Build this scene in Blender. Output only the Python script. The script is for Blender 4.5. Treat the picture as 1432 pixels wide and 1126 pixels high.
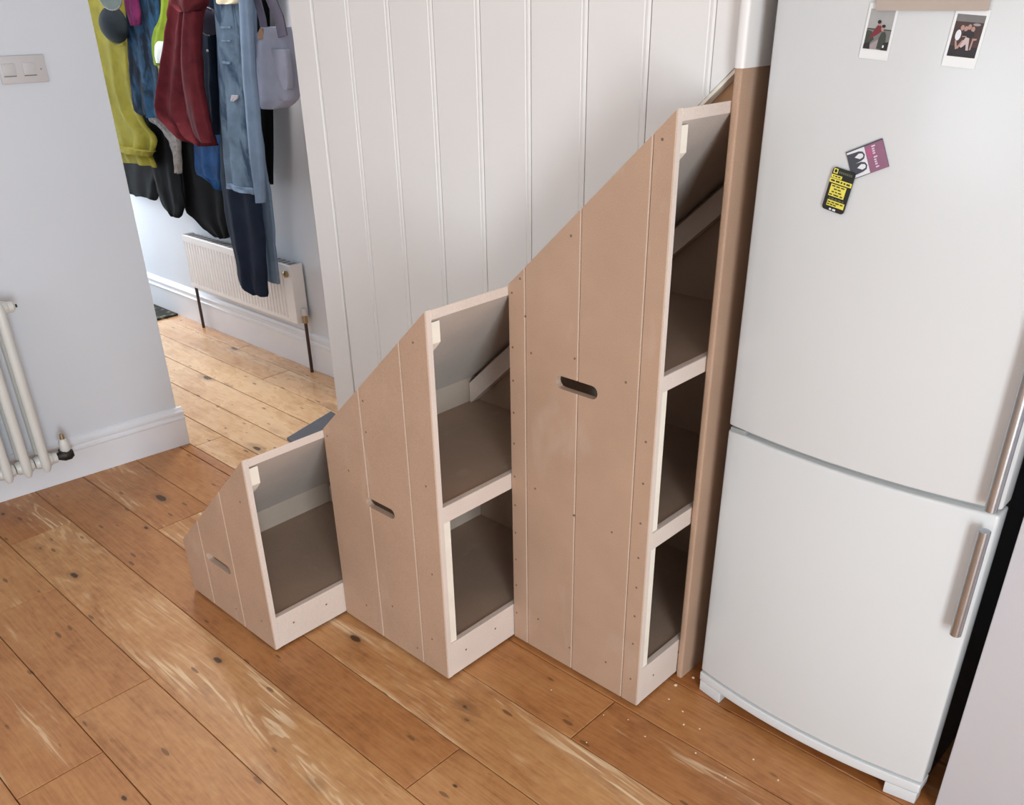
import bpy, bmesh, math, random
from mathutils import Vector, Matrix, noise

for o in list(bpy.data.objects):
    bpy.data.objects.remove(o, do_unlink=True)
SC = bpy.context.scene
COL = SC.collection
random.seed(7)

# ------------------------------------------------------------------ camera
F_PX, W_PX, H_PX, CY = 1243.763, 1432.0, 1126.0, 688.85
CAM_H = 1.7034
right = Vector((0.7275568903, 0.6858795679, -0.0151720029))
down = Vector((0.3244323625, -0.3634640672, -0.8732911966))
fwd = Vector((-0.6044870664, 0.6304467386, -0.4869623151))
cam_d = bpy.data.cameras.new('camera')
cam_d.sensor_fit = 'HORIZONTAL'
cam_d.sensor_width = 36.0
cam_d.lens = F_PX * 36.0 / W_PX
cam_d.shift_y = (CY - H_PX / 2) / W_PX
cam_d.clip_start = 0.02
cam = bpy.data.objects.new('camera', cam_d)
COL.objects.link(cam)
cam.matrix_world = Matrix(((right.x, -down.x, -fwd.x, 0), (right.y, -down.y, -fwd.y, 0),
                           (right.z, -down.z, -fwd.z, CAM_H), (0, 0, 0, 1)))
SC.camera = cam

# ------------------------------------------------------------------ light
world = bpy.data.worlds.new('world')
SC.world = world
world.use_nodes = True
wb = world.node_tree.nodes['Background']
wb.inputs[0].default_value = (0.80, 0.88, 1.0, 1)
wb.inputs[1].default_value = 0.6


def area(name, loc, target, sx, sy, power, colour):
    d = bpy.data.lights.new(name, 'AREA')
    d.shape = 'RECTANGLE'
    d.size, d.size_y = sx, sy
    d.energy = power
    d.color = colour
    o = bpy.data.objects.new(name, d)
    COL.objects.link(o)
    o.location = loc
    o.rotation_euler = (Vector(target) - Vector(loc)).to_track_quat('-Z', 'Y').to_euler()
    return o


# daylight entering by the two kitchen windows and by the glazed front door of the hall
area('patio_door_daylight', (1.84, -0.72, 1.1), (-2.0, -0.72, 1.0), 1.05, 1.9, 134, (0.83, 0.93, 1.0))
area('window_daylight', (-1.3, -2.72, 1.5), (-1.9, 2.0, 1.1), 1.6, 1.3, 24, (0.84, 0.935, 1.0))
area('door_daylight', (-6.72, 2.02, 1.25), (0.0, 2.02, 1.25), 0.75, 1.9, 46, (0.82, 0.92, 1.0))
SC.view_settings.view_transform = 'Standard'
SC.view_settings.look = 'None'
SC.view_settings.gamma = 1.0
SC.view_settings.use_curve_mapping = False
SC.view_settings.exposure = -0.14


# ------------------------------------------------------------------ materials
def srgb(r, g, b):
    f = lambda c: (c / 255 / 12.92) if c / 255 <= 0.04045 else ((c / 255 + 0.055) / 1.055) ** 2.4
    return (f(r), f(g), f(b), 1.0)


class NT:
    def __init__(self, name):
        self.m = bpy.data.materials.new(name)
        self.m.use_nodes = True
        self.t = self.m.node_tree
        self.b = self.t.nodes['Principled BSDF']

    def n(self, typ, **kw):
        nd = self.t.nodes.new(typ)
        for k, v in kw.items():
            setattr(nd, k, v)
        return nd

    def link(self, a, b):
        self.t.links.new(a, b)

    def math(self, op, a, b=None, clamp=False):
        nd = self.n('ShaderNodeMath', operation=op, use_clamp=clamp)
        for i, v in enumerate((a, b)):
            if v is None:
                continue
            if isinstance(v, (int, float)):
                nd.inputs[i].default_value = v
            else:
                self.link(v, nd.inputs[i])
        return nd.outputs[0]

    def ramp(self, fac, stops):
        nd = self.n('ShaderNodeValToRGB')
        e = nd.color_ramp.elements
        while len(e) < len(stops):
            e.new(0.5)
        for el, (p, c) in zip(e, stops):
            el.position = p
            el.color = c if len(c) == 4 else (*c, 1)
        self.link(fac, nd.inputs[0])
        return nd.outputs[0]

    def mix(self, fac, a, b, mode='MIX'):
        nd = self.n('ShaderNodeMix', data_type='RGBA', blend_type=mode)
        for s, v in ((0, fac), (6, a), (7, b)):
            if isinstance(v, (int, float)):
                nd.inputs[s].default_value = v
            elif isinstance(v, tuple):
                nd.inputs[s].default_value = v
            else:
                self.link(v, nd.inputs[s])
        return nd.outputs[2]

    def coord(self, scale=(1, 1, 1), kind='Object', rnd=0.0):
        tc = self.n('ShaderNodeTexCoord')
        mp = self.n('ShaderNodeMapping')
        mp.inputs['Scale'].default_value = scale
        src = tc.outputs[kind]
        if rnd:
            oi = self.n('ShaderNodeObjectInfo')
            mul = self.math('MULTIPLY', oi.outputs['Random'], rnd)
            ad = self.n('ShaderNodeVectorMath', operation='ADD')
            self.link(src, ad.inputs[0])
            self.link(mul, ad.inputs[1])
            src = ad.outputs[0]
        self.link(src, mp.inputs[0])
        return mp.outputs[0]

    def noise(self, vec, scale, detail=3.0, rough=0.5, dist=0.0):
        nd = self.n('ShaderNodeTexNoise')
        nd.inputs['Scale'].default_value = scale
        nd.inputs['Detail'].default_value = detail
        nd.inputs['Roughness'].default_value = rough
        nd.inputs['Distortion'].default_value = dist
        self.link(vec, nd.inputs['Vector'])
        return nd.outputs['Fac']

    def bump(self, h, strength, dist=0.002):
        nd = self.n('ShaderNodeBump')
        nd.inputs['Strength'].default_value = strength
        nd.inputs['Distance'].default_value = dist
        self.link(h, nd.inputs['Height'])
        self.link(nd.outputs[0], self.b.inputs['Normal'])


def plain(name, c, rough=0.5, metal=0.0, var=0.06, scale=8.0, bump=0.0, spec=0.5, coat=0.0):
    t = NT(name)
    v = t.coord((1, 1, 1))
    nz = t.noise(v, scale, 4)
    lo = tuple(x * (1 - var) for x in c[:3]) + (1,)
    hi = tuple(min(1, x * (1 + var)) for x in c[:3]) + (1,)
    t.link(t.ramp(nz, [(0.3, lo), (0.7, hi)]), t.b.inputs['Base Color'])
    t.b.inputs['Roughness'].default_value = rough
    t.b.inputs['Metallic'].default_value = metal
    t.b.inputs['Specular IOR Level'].default_value = spec
    t.b.inputs['Coat Weight'].default_value = coat
    if bump:
        t.bump(t.noise(v, scale * 12, 3), bump)
    return t.m


def wood_floor(name, dark, mid, light, pale, rough, knots=1.0, marks=0.74):
    t = NT(name)
    oi = t.n('ShaderNodeObjectInfo')
    at = t.n('ShaderNodeAttribute', attribute_type='OBJECT', attribute_name='wear')
    wear = at.outputs['Fac']
    # growth rings cut lengthways: contour lines of a stretched noise
    n1 = t.noise(t.coord((0.5, 5.5, 3), rnd=31.0), 1.6, 4, 0.5, 0.6)
    ring = t.math('ADD', t.math('MULTIPLY', t.math('SINE', t.math('MULTIPLY', n1, 95.0)), 0.5), 0.5)
    fine = t.noise(t.coord((4, 60, 8), rnd=13.0), 2.0, 4, 0.6, 0.3)
    g2 = t.noise(t.coord((2.2, 4.2, 4), rnd=17.0), 1.6, 5, 0.6, 0.5)
    g3 = t.noise(t.coord((30, 40, 8), rnd=7.0), 1.0, 3, 0.6)
    f = t.math('ADD', t.math('MULTIPLY', ring, 0.05), t.math('ADD', t.math('MULTIPLY', fine, 0.30), t.math('ADD', t.math('MULTIPLY', g2, 0.45), t.math('MULTIPLY', g3, 0.22))))
    col = t.ramp(f, [(0.34, dark), (0.49, mid), (0.64, light)])
    # every board has its own tone
    tone = t.ramp(oi.outputs['Random'], [(0.0, (0.84, 0.70, 0.58, 1)), (0.5, (0.97, 0.92, 0.86, 1)), (1.0, (1.08, 1.08, 1.04, 1))])
    col = t.mix(1.0, col, tone, 'MULTIPLY')
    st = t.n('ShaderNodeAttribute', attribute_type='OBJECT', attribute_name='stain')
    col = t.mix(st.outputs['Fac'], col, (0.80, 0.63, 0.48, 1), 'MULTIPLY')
    # pale bare wood where the finish has worn away, strongest along the rings
    w2 = t.noise(t.coord((1.2, 6.5, 4), rnd=5.0), 1.3, 4, 0.6, 0.6)
    zone = t.math('MULTIPLY', t.math('SUBTRACT', w2, t.math('SUBTRACT', 0.66, t.math('MULTIPLY', wear, 0.20))), 6.0, True)
    brk = t.math('MULTIPLY', t.math('SUBTRACT', t.noise(t.coord((4, 60, 8), rnd=2.0), 1.0, 3, 0.6), 0.42), 9.0, True)
    lines = t.math('MULTIPLY', t.math('MULTIPLY', t.math('SUBTRACT', ring, 0.45), 5.0, True), brk)
    wm = t.math('MULTIPLY', zone, t.math('ADD', t.math('MULTIPLY', lines, 0.72), 0.14), True)
    col = t.mix(wm, col, pale)
    # knots
    vo = t.n('ShaderNodeTexVoronoi', feature='F1')
    vo.inputs['Scale'].default_value = 1.0
    t.link(t.coord((4.2, 9.5, 0.0), rnd=23.0), vo.inputs['Vector'])
    sep = t.n('ShaderNodeSeparateColor')
    t.link(vo.outputs['Color'], sep.inputs[0])
    keep_ = t.math('GREATER_THAN', sep.outputs[0], 0.45)
    size = t.math('ADD', t.math('MULTIPLY', t.math('POWER', sep.outputs[1], 2.0), 0.11 * knots), 0.040 * knots)
    dd = t.math('ADD', vo.outputs['Distance'], t.math('MULTIPLY', t.math('SUBTRACT', g3, 0.5), 0.09))
    kn = t.math('MULTIPLY', t.math('MULTIPLY', t.math('SUBTRACT', size, dd), 40.0, True), keep_)
    halo = t.math('MULTIPLY', t.math('MULTIPLY', t.math('SUBTRACT', t.math('MULTIPLY', size, 2.3), dd), 7.0, True), keep_)
    col = t.mix(t.math('MULTIPLY', halo, 0.45), col, tuple(x * 0.62 for x in dark[:3]) + (1,))
    col = t.mix(t.math('MULTIPLY', kn, 0.92), col, tuple(x * 0.16 for x in dark[:3]) + (1,))
    # nail marks and scuffs
    vs = t.n('ShaderNodeTexVoronoi', feature='F1')
    vs.inputs['Scale'].default_value = 1.0
    t.link(t.coord((7, 24.0, 0.0), rnd=3.0), vs.inputs['Vector'])
    sk = t.math('MULTIPLY', t.math('SUBTRACT', t.math('ADD', 0.15, t.math('MULTIPLY', t.math('SUBTRACT', g3, 0.5), 0.2)), vs.outputs['Distance']), 22.0, True)
    s2 = t.n('ShaderNodeSeparateColor')
    t.link(vs.outputs['Color'], s2.inputs[0])
    sk = t.math('MULTIPLY', sk, t.math('GREATER_THAN', s2.outputs[2], marks))
    col = t.mix(t.math('MULTIPLY', sk, 0.66 * knots), col, tuple(x * 0.30 for x in dark[:3]) + (1,))
    t.link(col, t.b.inputs['Base Color'])
    rr = t.math('ADD', t.math('MULTIPLY', g2, 0.22), rough - 0.1)
    rr = t.math('ADD', rr, t.math('MULTIPLY', wm, 0.25))
    t.link(rr, t.b.inputs['Roughness'])
    t.bump(fine, 0.10, 0.002)
    return t.m


def mdf(name, c, var=0.05):
    t = NT(name)
    v = t.coord()
    f1 = t.noise(v, 420, 2)
    f2 = t.noise(v, 6.5, 4, 0.55)
    f3 = t.noise(t.coord((3, 3, 1.2)), 3.0, 3, 0.6, 0.5)
    col = t.ramp(f1, [(0.3, tuple(x * 0.90 for x in c[:3]) + (1,)), (0.7, tuple(x * 1.08 for x in c[:3]) + (1,))])
    col = t.mix(1.0, col, t.ramp(f2, [(0.3, (1 - var, 1 - var, 1 - var, 1)), (0.7, (1 + var, 1 + var, 1 + var, 1))]), 'MULTIPLY')
    # dusty smears
    sm = t.math('MULTIPLY', t.math('SUBTRACT', f3, 0.60), 0.9, True)
    col = t.mix(sm, col, srgb(222, 208, 196))
    t.link(col, t.b.inputs['Base Color'])
    t.b.inputs['Roughness'].default_value = 0.62
    t.b.inputs['Specular IOR Level'].default_value = 0.3
    return t.m


def fabric(name, c, var=0.25, scale=14, weave=500, rough=0.9, second=None, thr=0.5):
    t = NT(name)
    v = t.coord()
    nz = t.noise(v, scale, 5, 0.6, 0.4)
    lo = tuple(x * (1 - var) for x in c[:3]) + (1,)
    hi = tuple(min(1, x * (1 + var)) for x in c[:3]) + (1,)
    col = t.ramp(nz, [(0.3, lo), (0.7, hi)])
    if second:
        n2 = t.noise(t.coord((1, 1, 0.45)), 9, 4, 0.6, 0.8)
        col = t.mix(t.math('MULTIPLY', t.math('SUBTRACT', n2, thr), 9.0, True), col, second)
    t.link(col, t.b.inputs['Base Color'])
    t.b.inputs['Roughness'].default_value = rough
    t.b.inputs['Specular IOR Level'].default_value = 0.15
    t.bump(t.noise(v, weave, 2), 0.25, 0.001)
    return t.m


M = {}
M['floor'] = wood_floor('varnished_pine', srgb(152, 101, 60), srgb(186, 134, 86), srgb(203, 155, 105), srgb(238, 210, 172), 0.44)
M['hall_floor'] = wood_floor('pale_waxed_pine', srgb(188, 144, 106), srgb(222, 184, 144), srgb(234, 202, 166), srgb(240, 222, 198), 0.26, 1.25, 0.60)
M['subfloor'] = plain('dark_subfloor', srgb(48, 30, 20), 0.9)
M['wall'] = plain('white_emulsion', srgb(220, 223, 229), 0.75, var=0.012, scale=3, bump=0.03)
M['panel'] = plain('cream_white_eggshell', srgb(236, 231, 227), 0.45, var=0.015, scale=3)
M['skirting'] = plain('white_gloss_skirting', srgb(230, 230, 234), 0.35, var=0.015)
M['ceiling'] = plain('ceiling_white', srgb(236, 234, 230), 0.9, var=0.01)
M['mdf'] = mdf('raw_mdf_face', srgb(183, 150, 126))
M['mdf_edge'] = mdf('sanded_mdf_edge', srgb(222, 205, 193), 0.04)
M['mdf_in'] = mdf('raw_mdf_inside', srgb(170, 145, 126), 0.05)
M['mdf_pale'] = mdf('pale_mdf_underside', srgb(200, 189, 180), 0.04)
M['mdf_side'] = mdf('pale_mdf_side', srgb(190, 172, 156), 0.05)
M['groove'] = mdf('machined_groove_highlight', srgb(192, 165, 145), 0.03)  # paler machined cut, with the chamfers' highlight put into the colour
M['wall_grey'] = plain('pale_grey_wall', srgb(206, 203, 206), 0.6, var=0.012, scale=3)  # a little greyer than the other walls
M['pine'] = plain('planed_pine_batten', srgb(242, 232, 216), 0.55, var=0.04, scale=20)
M['rawpine'] = plain('old_stair_timber', srgb(196, 150, 112), 0.7, var=0.18, scale=14)
M['screw'] = plain('screw_hole', srgb(122, 98, 80), 0.6)
M['black'] = plain('black_rubber', srgb(20, 20, 20), 0.6)
M['fridge'] = plain('white_fridge_lacquer', srgb(214, 214, 213), 0.22, var=0.006, scale=2)
M['fridge_side'] = plain('shaded_fridge_side', srgb(40, 40, 40), 0.5, var=0.02)  # near-black: shade of the gap beside the fridge put into the colour
M['seal'] = plain('grey_door_seal', srgb(150, 152, 150), 0.6)
M['steel'] = plain('brushed_steel', srgb(188, 194, 200), 0.34, metal=1.0, var=0.05, scale=60)
M['rad'] = plain('radiator_enamel', srgb(216, 214, 208), 0.35, var=0.02)
M['hallrad'] = plain('white_radiator_paint', srgb(232, 228, 226), 0.4, var=0.015)
M['pipe'] = plain('dull_copper_pipe', srgb(74, 58, 52), 0.5, metal=0.4)
M['brass'] = plain('tarnished_brass', srgb(172, 150, 116), 0.4, metal=0.8)
M['iron'] = plain('dark_iron_valve', srgb(58, 54, 52), 0.5, metal=0.6, var=0.2)
M['plastic'] = plain('white_plastic', srgb(204, 201, 200), 0.35, var=0.01)
M['switch'] = plain('grey_white_switch_plastic', srgb(198, 194, 194), 0.4, var=0.01)
M['slot'] = plain('shadow_grey_plastic', srgb(120, 116, 114), 0.5)
M['card'] = plain('beige_card', srgb(180, 164, 152), 0.6)
M['paper'] = plain('photo_paper', srgb(232, 232, 230), 0.4, var=0.01)


def flat(name, rgb, rough=0.5):
    return plain(name, srgb(*rgb), rough, var=0.05, scale=60)


# ------------------------------------------------------------------ mesh helpers
def new_obj(name, mesh, mat=None, parent=None):
    o = bpy.data.objects.new(name, mesh)
    COL.objects.link(o)
    if mat is not None:
        for m in (mat if isinstance(mat, (list, tuple)) else [mat]):
            mesh.materials.append(m)
    if parent is not None:
        o.parent = parent
    return o


def from_bm(name, bm, mat=None, parent=None, smooth=False, recalc=True):
    if recalc:
        bmesh.ops.recalc_face_normals(bm, faces=bm.faces[:])
    me = bpy.data.meshes.new(name)
    bm.to_mesh(me)
    bm.free()
    if smooth:
        for p in me.polygons:
            p.use_smooth = True
        me.set_sharp_from_angle(angle=math.radians(smooth if smooth is not True else 40))
    return new_obj(name, me, mat, parent)


def tag(o, label=None, cat=None, group=None, kind=None):
    if label:
        o['label'] = label
    if cat:
        o['category'] = cat
    if group:
        o['group'] = group
    if kind:
        o['kind'] = kind
    return o


def empty(name, loc, label=None, cat=None, group=None, kind=None):
    o = bpy.data.objects.new(name, None)
    o.empty_display_size = 0.05
    COL.objects.link(o)
    o.location = loc
    tag(o, label, cat, group, kind)
    return o


def keep(o, parent):
    """parent without moving (the parent is an unrotated empty)"""
    o.parent = parent
    o.matrix_parent_inverse = Matrix.Translation(-Vector(parent.location))
    return o


def add_box(bm, x0, x1, y0, y1, z0, z1):
    vs = [bm.verts.new(c) for c in ((x0, y0, z0), (x1, y0, z0), (x1, y1, z0), (x0, y1, z0),
                                    (x0, y0, z1), (x1, y0, z1), (x1, y1, z1), (x0, y1, z1))]
    for f in ((0, 1, 2, 3), (7, 6, 5, 4), (0, 4, 5, 1), (1, 5, 6, 2), (2, 6, 7, 3), (3, 7, 4, 0)):
        bm.faces.new([vs[i] for i in f])
    return vs


def add_prism(bm, poly, a, b, axis='y'):
    def c(p, t):
        if axis == 'y':
            return (p[0], t, p[1])
        if axis == 'x':
            return (t, p[0], p[1])
        return (p[0], p[1], t)
    n = len(poly)
    A = [bm.verts.new(c(p, a)) for p in poly]
    B = [bm.verts.new(c(p, b)) for p in poly]
    bm.faces.new(A)
    bm.faces.new(B[::-1])
    for i in range(n):
        j = (i + 1) % n
        bm.faces.new((A[i], A[j], B[j], B[i]))


def bevel_all(bm, w, seg=1, test=None):
    bmesh.ops.recalc_face_normals(bm, faces=bm.faces[:])
    es = [e for e in bm.edges if len(e.link_faces) == 2 and e.calc_face_angle(0) > 0.5 and (test is None or test(e))]
    if es:
        bmesh.ops.bevel(bm, geom=es, offset=w, segments=seg, affect='EDGES', profile=0.5)


def box(name, x0, x1, y0, y1, z0, z1, mat, parent=None, bev=0.0, seg=1):
    bm = bmesh.new()
    add_box(bm, x0, x1, y0, y1, z0, z1)
    if bev:
        bevel_all(bm, bev, seg)
    o = from_bm(name, bm, mat, None, smooth=(35 if seg > 1 else False))
    if parent is not None:
        keep(o, parent)
    return o


def prism(name, poly, a, b, mat, parent=None, axis='y', bev=0.0, seg=1):
    bm = bmesh.new()
    add_prism(bm, poly, a, b, axis)
    if bev:
        bevel_all(bm, bev, seg)
    o = from_bm(name, bm, mat)
    if parent is not None:
        keep(o, parent)
    return o


def tube(bm, pts, r, n=12, cap=True):
    """round tube along a list of points; r may be a list"""
    pts = [Vector(p) for p in pts]
    rings = []
    up = Vector((0, 0, 1))
    for i, p in enumerate(pts):
        d = (pts[min(i + 1, len(pts) - 1)] - pts[max(i - 1, 0)]).normalized()
        u = d.cross(up)
        if u.length < 1e-3:
            u = d.cross(Vector((1, 0, 0)))
        u.normalize()
        v = d.cross(u)
        rr = r[i] if isinstance(r, (list, tuple)) else r
        rings.append([bm.verts.new(p + rr * (math.cos(2 * math.pi * k / n) * u + math.sin(2 * math.pi * k / n) * v)) for k in range(n)])
    for a, b in zip(rings, rings[1:]):
        for k in range(n):
            bm.faces.new((a[k], a[(k + 1) % n], b[(k + 1) % n], b[k]))
    if cap:
        bm.faces.new(rings[0][::-1])
        bm.faces.new(rings[-1])


def tube_obj(name, pts, r, mat, parent=None, n=12):
    bm = bmesh.new()
    tube(bm, pts, r, n)
    o = from_bm(name, bm, mat, None, smooth=40)
    if parent is not None:
        keep(o, parent)
    return o


def cut(o, cutter_bm):
    me = bpy.data.meshes.new('cutter')
    bmesh.ops.recalc_face_normals(cutter_bm, faces=cutter_bm.faces[:])
    cutter_bm.to_mesh(me)
    cutter_bm.free()
    c = bpy.data.objects.new('cutter', me)
    COL.objects.link(c)
    md = o.modifiers.new('cut', 'BOOLEAN')
    md.operation = 'DIFFERENCE'
    md.solver = 'EXACT'
    md.object = c
    bpy.context.view_layer.update()
    dg = bpy.context.evaluated_depsgraph_get()
    nm = bpy.data.meshes.new_from_object(o.evaluated_get(dg))
    o.modifiers.clear()
    old = o.data
    o.data = nm
    nm.name = old.name
    bpy.data.objects.remove(c, do_unlink=True)
    bpy.data.meshes.remove(old)


def zline(x):
    return 0.642 + 0.93 * (x + 1.967)


def pbot(x):
    return zline(x) + 0.072


# ------------------------------------------------------------------ room shell
CEIL = 2.6
XR, YR, XH = 1.9, -2.8, -6.8        # right wall, rear wall, far end of the hall
HALL_Y = 2.5
floor = tag(box('floor', -7.0, 2.0, -3.0, 2.7, -0.08, -0.022, M['subfloor']), kind='structure')


def board(x0, x1, y0, y1, mat, wear=0.0, stain=0.0):
    bm = bmesh.new()
    w, d = (x1 - x0) / 2, (y1 - y0) / 2
    add_box(bm, -w, w, -d, d, -0.0219, 0.0)
    bevel_all(bm, 0.0016, 1, lambda e: all(abs(v.co.z) < 1e-6 for v in e.verts))
    o = from_bm('floorboard', bm, mat, floor)
    o.location = ((x0 + x1) / 2, (y0 + y1) / 2, random.uniform(-0.0006, 0.0))
    o['wear'] = float(wear)
    o['stain'] = float(stain)
    return o


edges = [-2.8]
while edges[-1] < 0.0:
    edges.append(edges[-1] + 0.2065)
edges = [e for e in edges if e < 0.2] + [0.268, 0.486, 0.712, 0.937, 1.124, 1.343, 1.534, 1.713, 1.915, 2.12, 2.32, 2.5]
joints = {0.268: [-1.96, -0.2], 0.486: [-2.80, -2.14, -0.6, 0.7], 0.712: [-3.2, -0.9], 0.937: [-1.28, 0.5],
          1.124: [-2.9, 0.1], 1.343: [-1.09, 0.9], 1.534: [-1.9, -0.2]}
wears = {0.268: 0.15, 0.486: 0.25, 0.712: 1.0, 0.937: 0.0, 1.124: 0.9, 1.343: 0.3, 1.534: 0.15}
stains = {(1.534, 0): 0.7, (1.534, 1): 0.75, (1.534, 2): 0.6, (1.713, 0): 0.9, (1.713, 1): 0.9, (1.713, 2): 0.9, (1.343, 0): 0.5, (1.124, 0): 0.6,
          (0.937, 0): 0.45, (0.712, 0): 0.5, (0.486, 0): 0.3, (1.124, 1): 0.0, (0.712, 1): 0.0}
GAP = 0.0022
for a, b in zip(edges, edges[1:]):
    xs = -3.62 if a < 1.5 else -2.66
    b2 = b
    js = joints.get(round(a, 3), sorted(random.uniform(-3, 1.5) for _ in range(2)))
    cuts = [xs] + [j for j in js if j > xs + 0.3] + [XR]
    for p, q in zip(cuts, cuts[1:]):
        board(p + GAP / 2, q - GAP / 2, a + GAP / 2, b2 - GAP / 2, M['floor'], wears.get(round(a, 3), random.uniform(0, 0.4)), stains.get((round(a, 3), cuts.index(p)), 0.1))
# the doorway board that closes the kitchen floor against the hall
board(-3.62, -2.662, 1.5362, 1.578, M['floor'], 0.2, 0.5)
hedges = [1.58, 1.722, 1.885, 2.055, 2.222, 2.388, 2.5]
hj = {1.58: [-3.44], 1.722: [-4.6], 1.885: [-3.0], 2.055: [-5.1], 2.222: [-3.9], 2.388: [-4.4]}
for a, b in zip(hedges, hedges[1:]):
    cuts = [XH] + hj[a] + [-2.664]
    for p, q in zip(cuts, cuts[1:]):
        board(p + 0.0016, q - 0.0016, a + 0.0020, b - 0.0020, M['hall_floor'], 0.35)

tag(box('ceiling', -7.0, 2.0, -3.0, 2.7, CEIL, CEIL + 0.1, M['ceiling']), kind='structure')
tag(box('wall_hall', -7.0, 2.0, HALL_Y, HALL_Y + 0.12, 0.0, CEIL, M['wall']), kind='structure')
tag(box('wall_hall_near', -7.0, -3.62, 1.44, 1.56, 0.0, CEIL, M['wall']), kind='structure')


def wall_with_hole(name, axis, a, b, u0, u1, h0, h1, z0, z1, mat):
    """wall slab a..b thick along axis, from u0..u1, with an opening h0..h1 x z0..z1"""
    bm = bmesh.new()
    for (p, q, r, s) in ((u0, h0, 0, CEIL), (h1, u1, 0, CEIL), (h0, h1, 0, z0), (h0, h1, z1, CEIL)):
        if s - r < 1e-4 or q - p < 1e-4:
            continue
        if axis == 'x':
            add_box(bm, a, b, p, q, r, s)
        else:
            add_box(bm, p, q, a, b, r, s)
    return tag(from_bm(name, bm, mat), kind='structure')


def window(name, axis, a, b, h0, h1, z0, z1):
    bm = bmesh.new()
    fr = 0.06
    bars = [(h0, h1, z0, z0 + fr), (h0, h1, z1 - fr, z1), (h0, h0 + fr, z0 + fr, z1 - fr), (h1 - fr, h1, z0 + fr, z1 - fr),
            ((h0 + h1) / 2 - fr / 2, (h0 + h1) / 2 + fr / 2, z0 + fr, z1 - fr)]
    for p, q, r, s in bars:
        if axis == 'x':
            add_box(bm, a, b, p, q, r, s)
        else:
            add_box(bm, p, q, a, b, r, s)
    o = tag(from_bm(name, bm, M['skirting']), kind='structure')
    g = NT('window_glass')
    g.b.inputs['Transmission Weight'].default_value = 1.0
    g.b.inputs['Roughness'].default_value = 0.02
    g.link(g.ramp(g.noise(g.coord(), 2), [(0.3, (0.95, 0.97, 1, 1)), (0.7, (1, 1, 1, 1))]), g.b.inputs['Base Color'])
    m = (a + b) / 2
    for p, q in ((h0 + fr, (h0 + h1) / 2 - fr / 2), ((h0 + h1) / 2 + fr / 2, h1 - fr)):
        if axis == 'x':
            box('pane', m - 0.004, m + 0.004, p, q, z0 + fr, z1 - fr, g.m).parent = o
        else:
            box('pane', p, q, m - 0.004, m + 0.004, z0 + fr, z1 - fr, g.m).parent = o
    return o


wall_with_hole('wall_right', 'x', XR, XR + 0.14, -2.94, 1.74, -1.30, -0.14, 0.0, 2.14, M['wall'])
window('door_2', 'x', XR + 0.04, XR + 0.10, -1.30, -0.14, 0.0, 2.14)
wall_with_hole('wall_rear', 'y', YR - 0.14, YR, -3.9, XR, -2.15, -0.45, 0.80, 2.2, M['wall'])
window('window_1', 'y', YR - 0.10, YR - 0.04, -2.15, -0.45, 0.80, 2.2)
wall_with_hole('wall_hall_end', 'x', XH - 0.12, XH, 1.44, 2.62, 1.6, 2.46, 0.0, 2.25, M['wall'])
window('door_1', 'x', XH - 0.10, XH - 0.04, 1.6, 2.46, 0.0, 2.25)
# the wall that starts beside the fridge
tag(box('wall_fridge', -0.304, XR + 0.14, 1.74, 1.86, 0.0, CEIL, M['wall_grey'], bev=0.004, seg=2), kind='structure')

# left wall, turned a few degrees; local frame: u along the wall towards the viewer, n out of the wall
C0 = Vector((-3.506, 1.565, 0))
DU = Vector((-0.094, -0.9956, 0)).normalized()
DN = Vector((0.9956, -0.094, 0)).normalized()


def LW(u, n, z):
    p = C0 + DU * u + DN * n
    return Vector((p.x, p.y, z))


def to_left_wall(bm):
    for v in bm.verts:
        v.co = LW(v.co.x, v.co.y, v.co.z)


bm = bmesh.new()
add_box(bm, 0.0, 4.5, -0.13, 0.0, 0.0, CEIL)
bevel_all(bm, 0.004, 2, lambda e: all(abs(v.co.x) < 1e-5 and abs(v.co.y) < 1e-5 for v in e.verts))
to_left_wall(bm)
tag(from_bm('wall_left', bm, M['wall'], smooth=35), kind='structure')

SK = [(0, 0), (0.020, 0), (0.020, 0.118), (0.0235, 0.122), (0.0235, 0.128), (0.018, 0.132), (0.016, 0.140),
      (0.0195, 0.146), (0.0195, 0.154), (0.014, 0.159), (0.008, 0.170), (0, 0.174)]
bm = bmesh.new()
add_prism(bm, [(n, z) for n, z in SK], -0.02, 4.45, 'x')     # (u, n, z)
to_left_wall(bm)
tag(from_bm('baseboard_left', bm, M['skirting']), kind='structure')
bm = bmesh.new()                                               # the return round the end of the wall
add_prism(bm, [(-n, z) for n, z in SK], -0.11, 0.0, 'y')
for v in bm.verts:
    v.co = Vector((v.co.x, v.co.y, v.co.z))
to_left_wall(bm)
tag(from_bm('baseboard_end', bm, M['skirting']), kind='structure')
HS = [(n * 1.1, z * 1.15) for n, z in SK]
bm = bmesh.new()
add_prism(bm, [(HALL_Y - n, z) for n, z in HS], XH, -2.6, 'x')
tag(from_bm('baseboard_hall', bm, M['skirting']), kind='structure')

# panelled wall that closes in the staircase
WY = 1.77
wall_st = tag(prism('wall_stair', [(-2.59, pbot(-2.59)), (-1.031, pbot(-1.031)), (-1.031, CEIL), (-2.59, CEIL)], WY + 0.012, WY + 0.03, M['panel']), kind='structure')
grooves = [-2.477, -2.306, -2.131, -1.956, -1.782, -1.611, -1.436, -1.263, -1.102]


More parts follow.
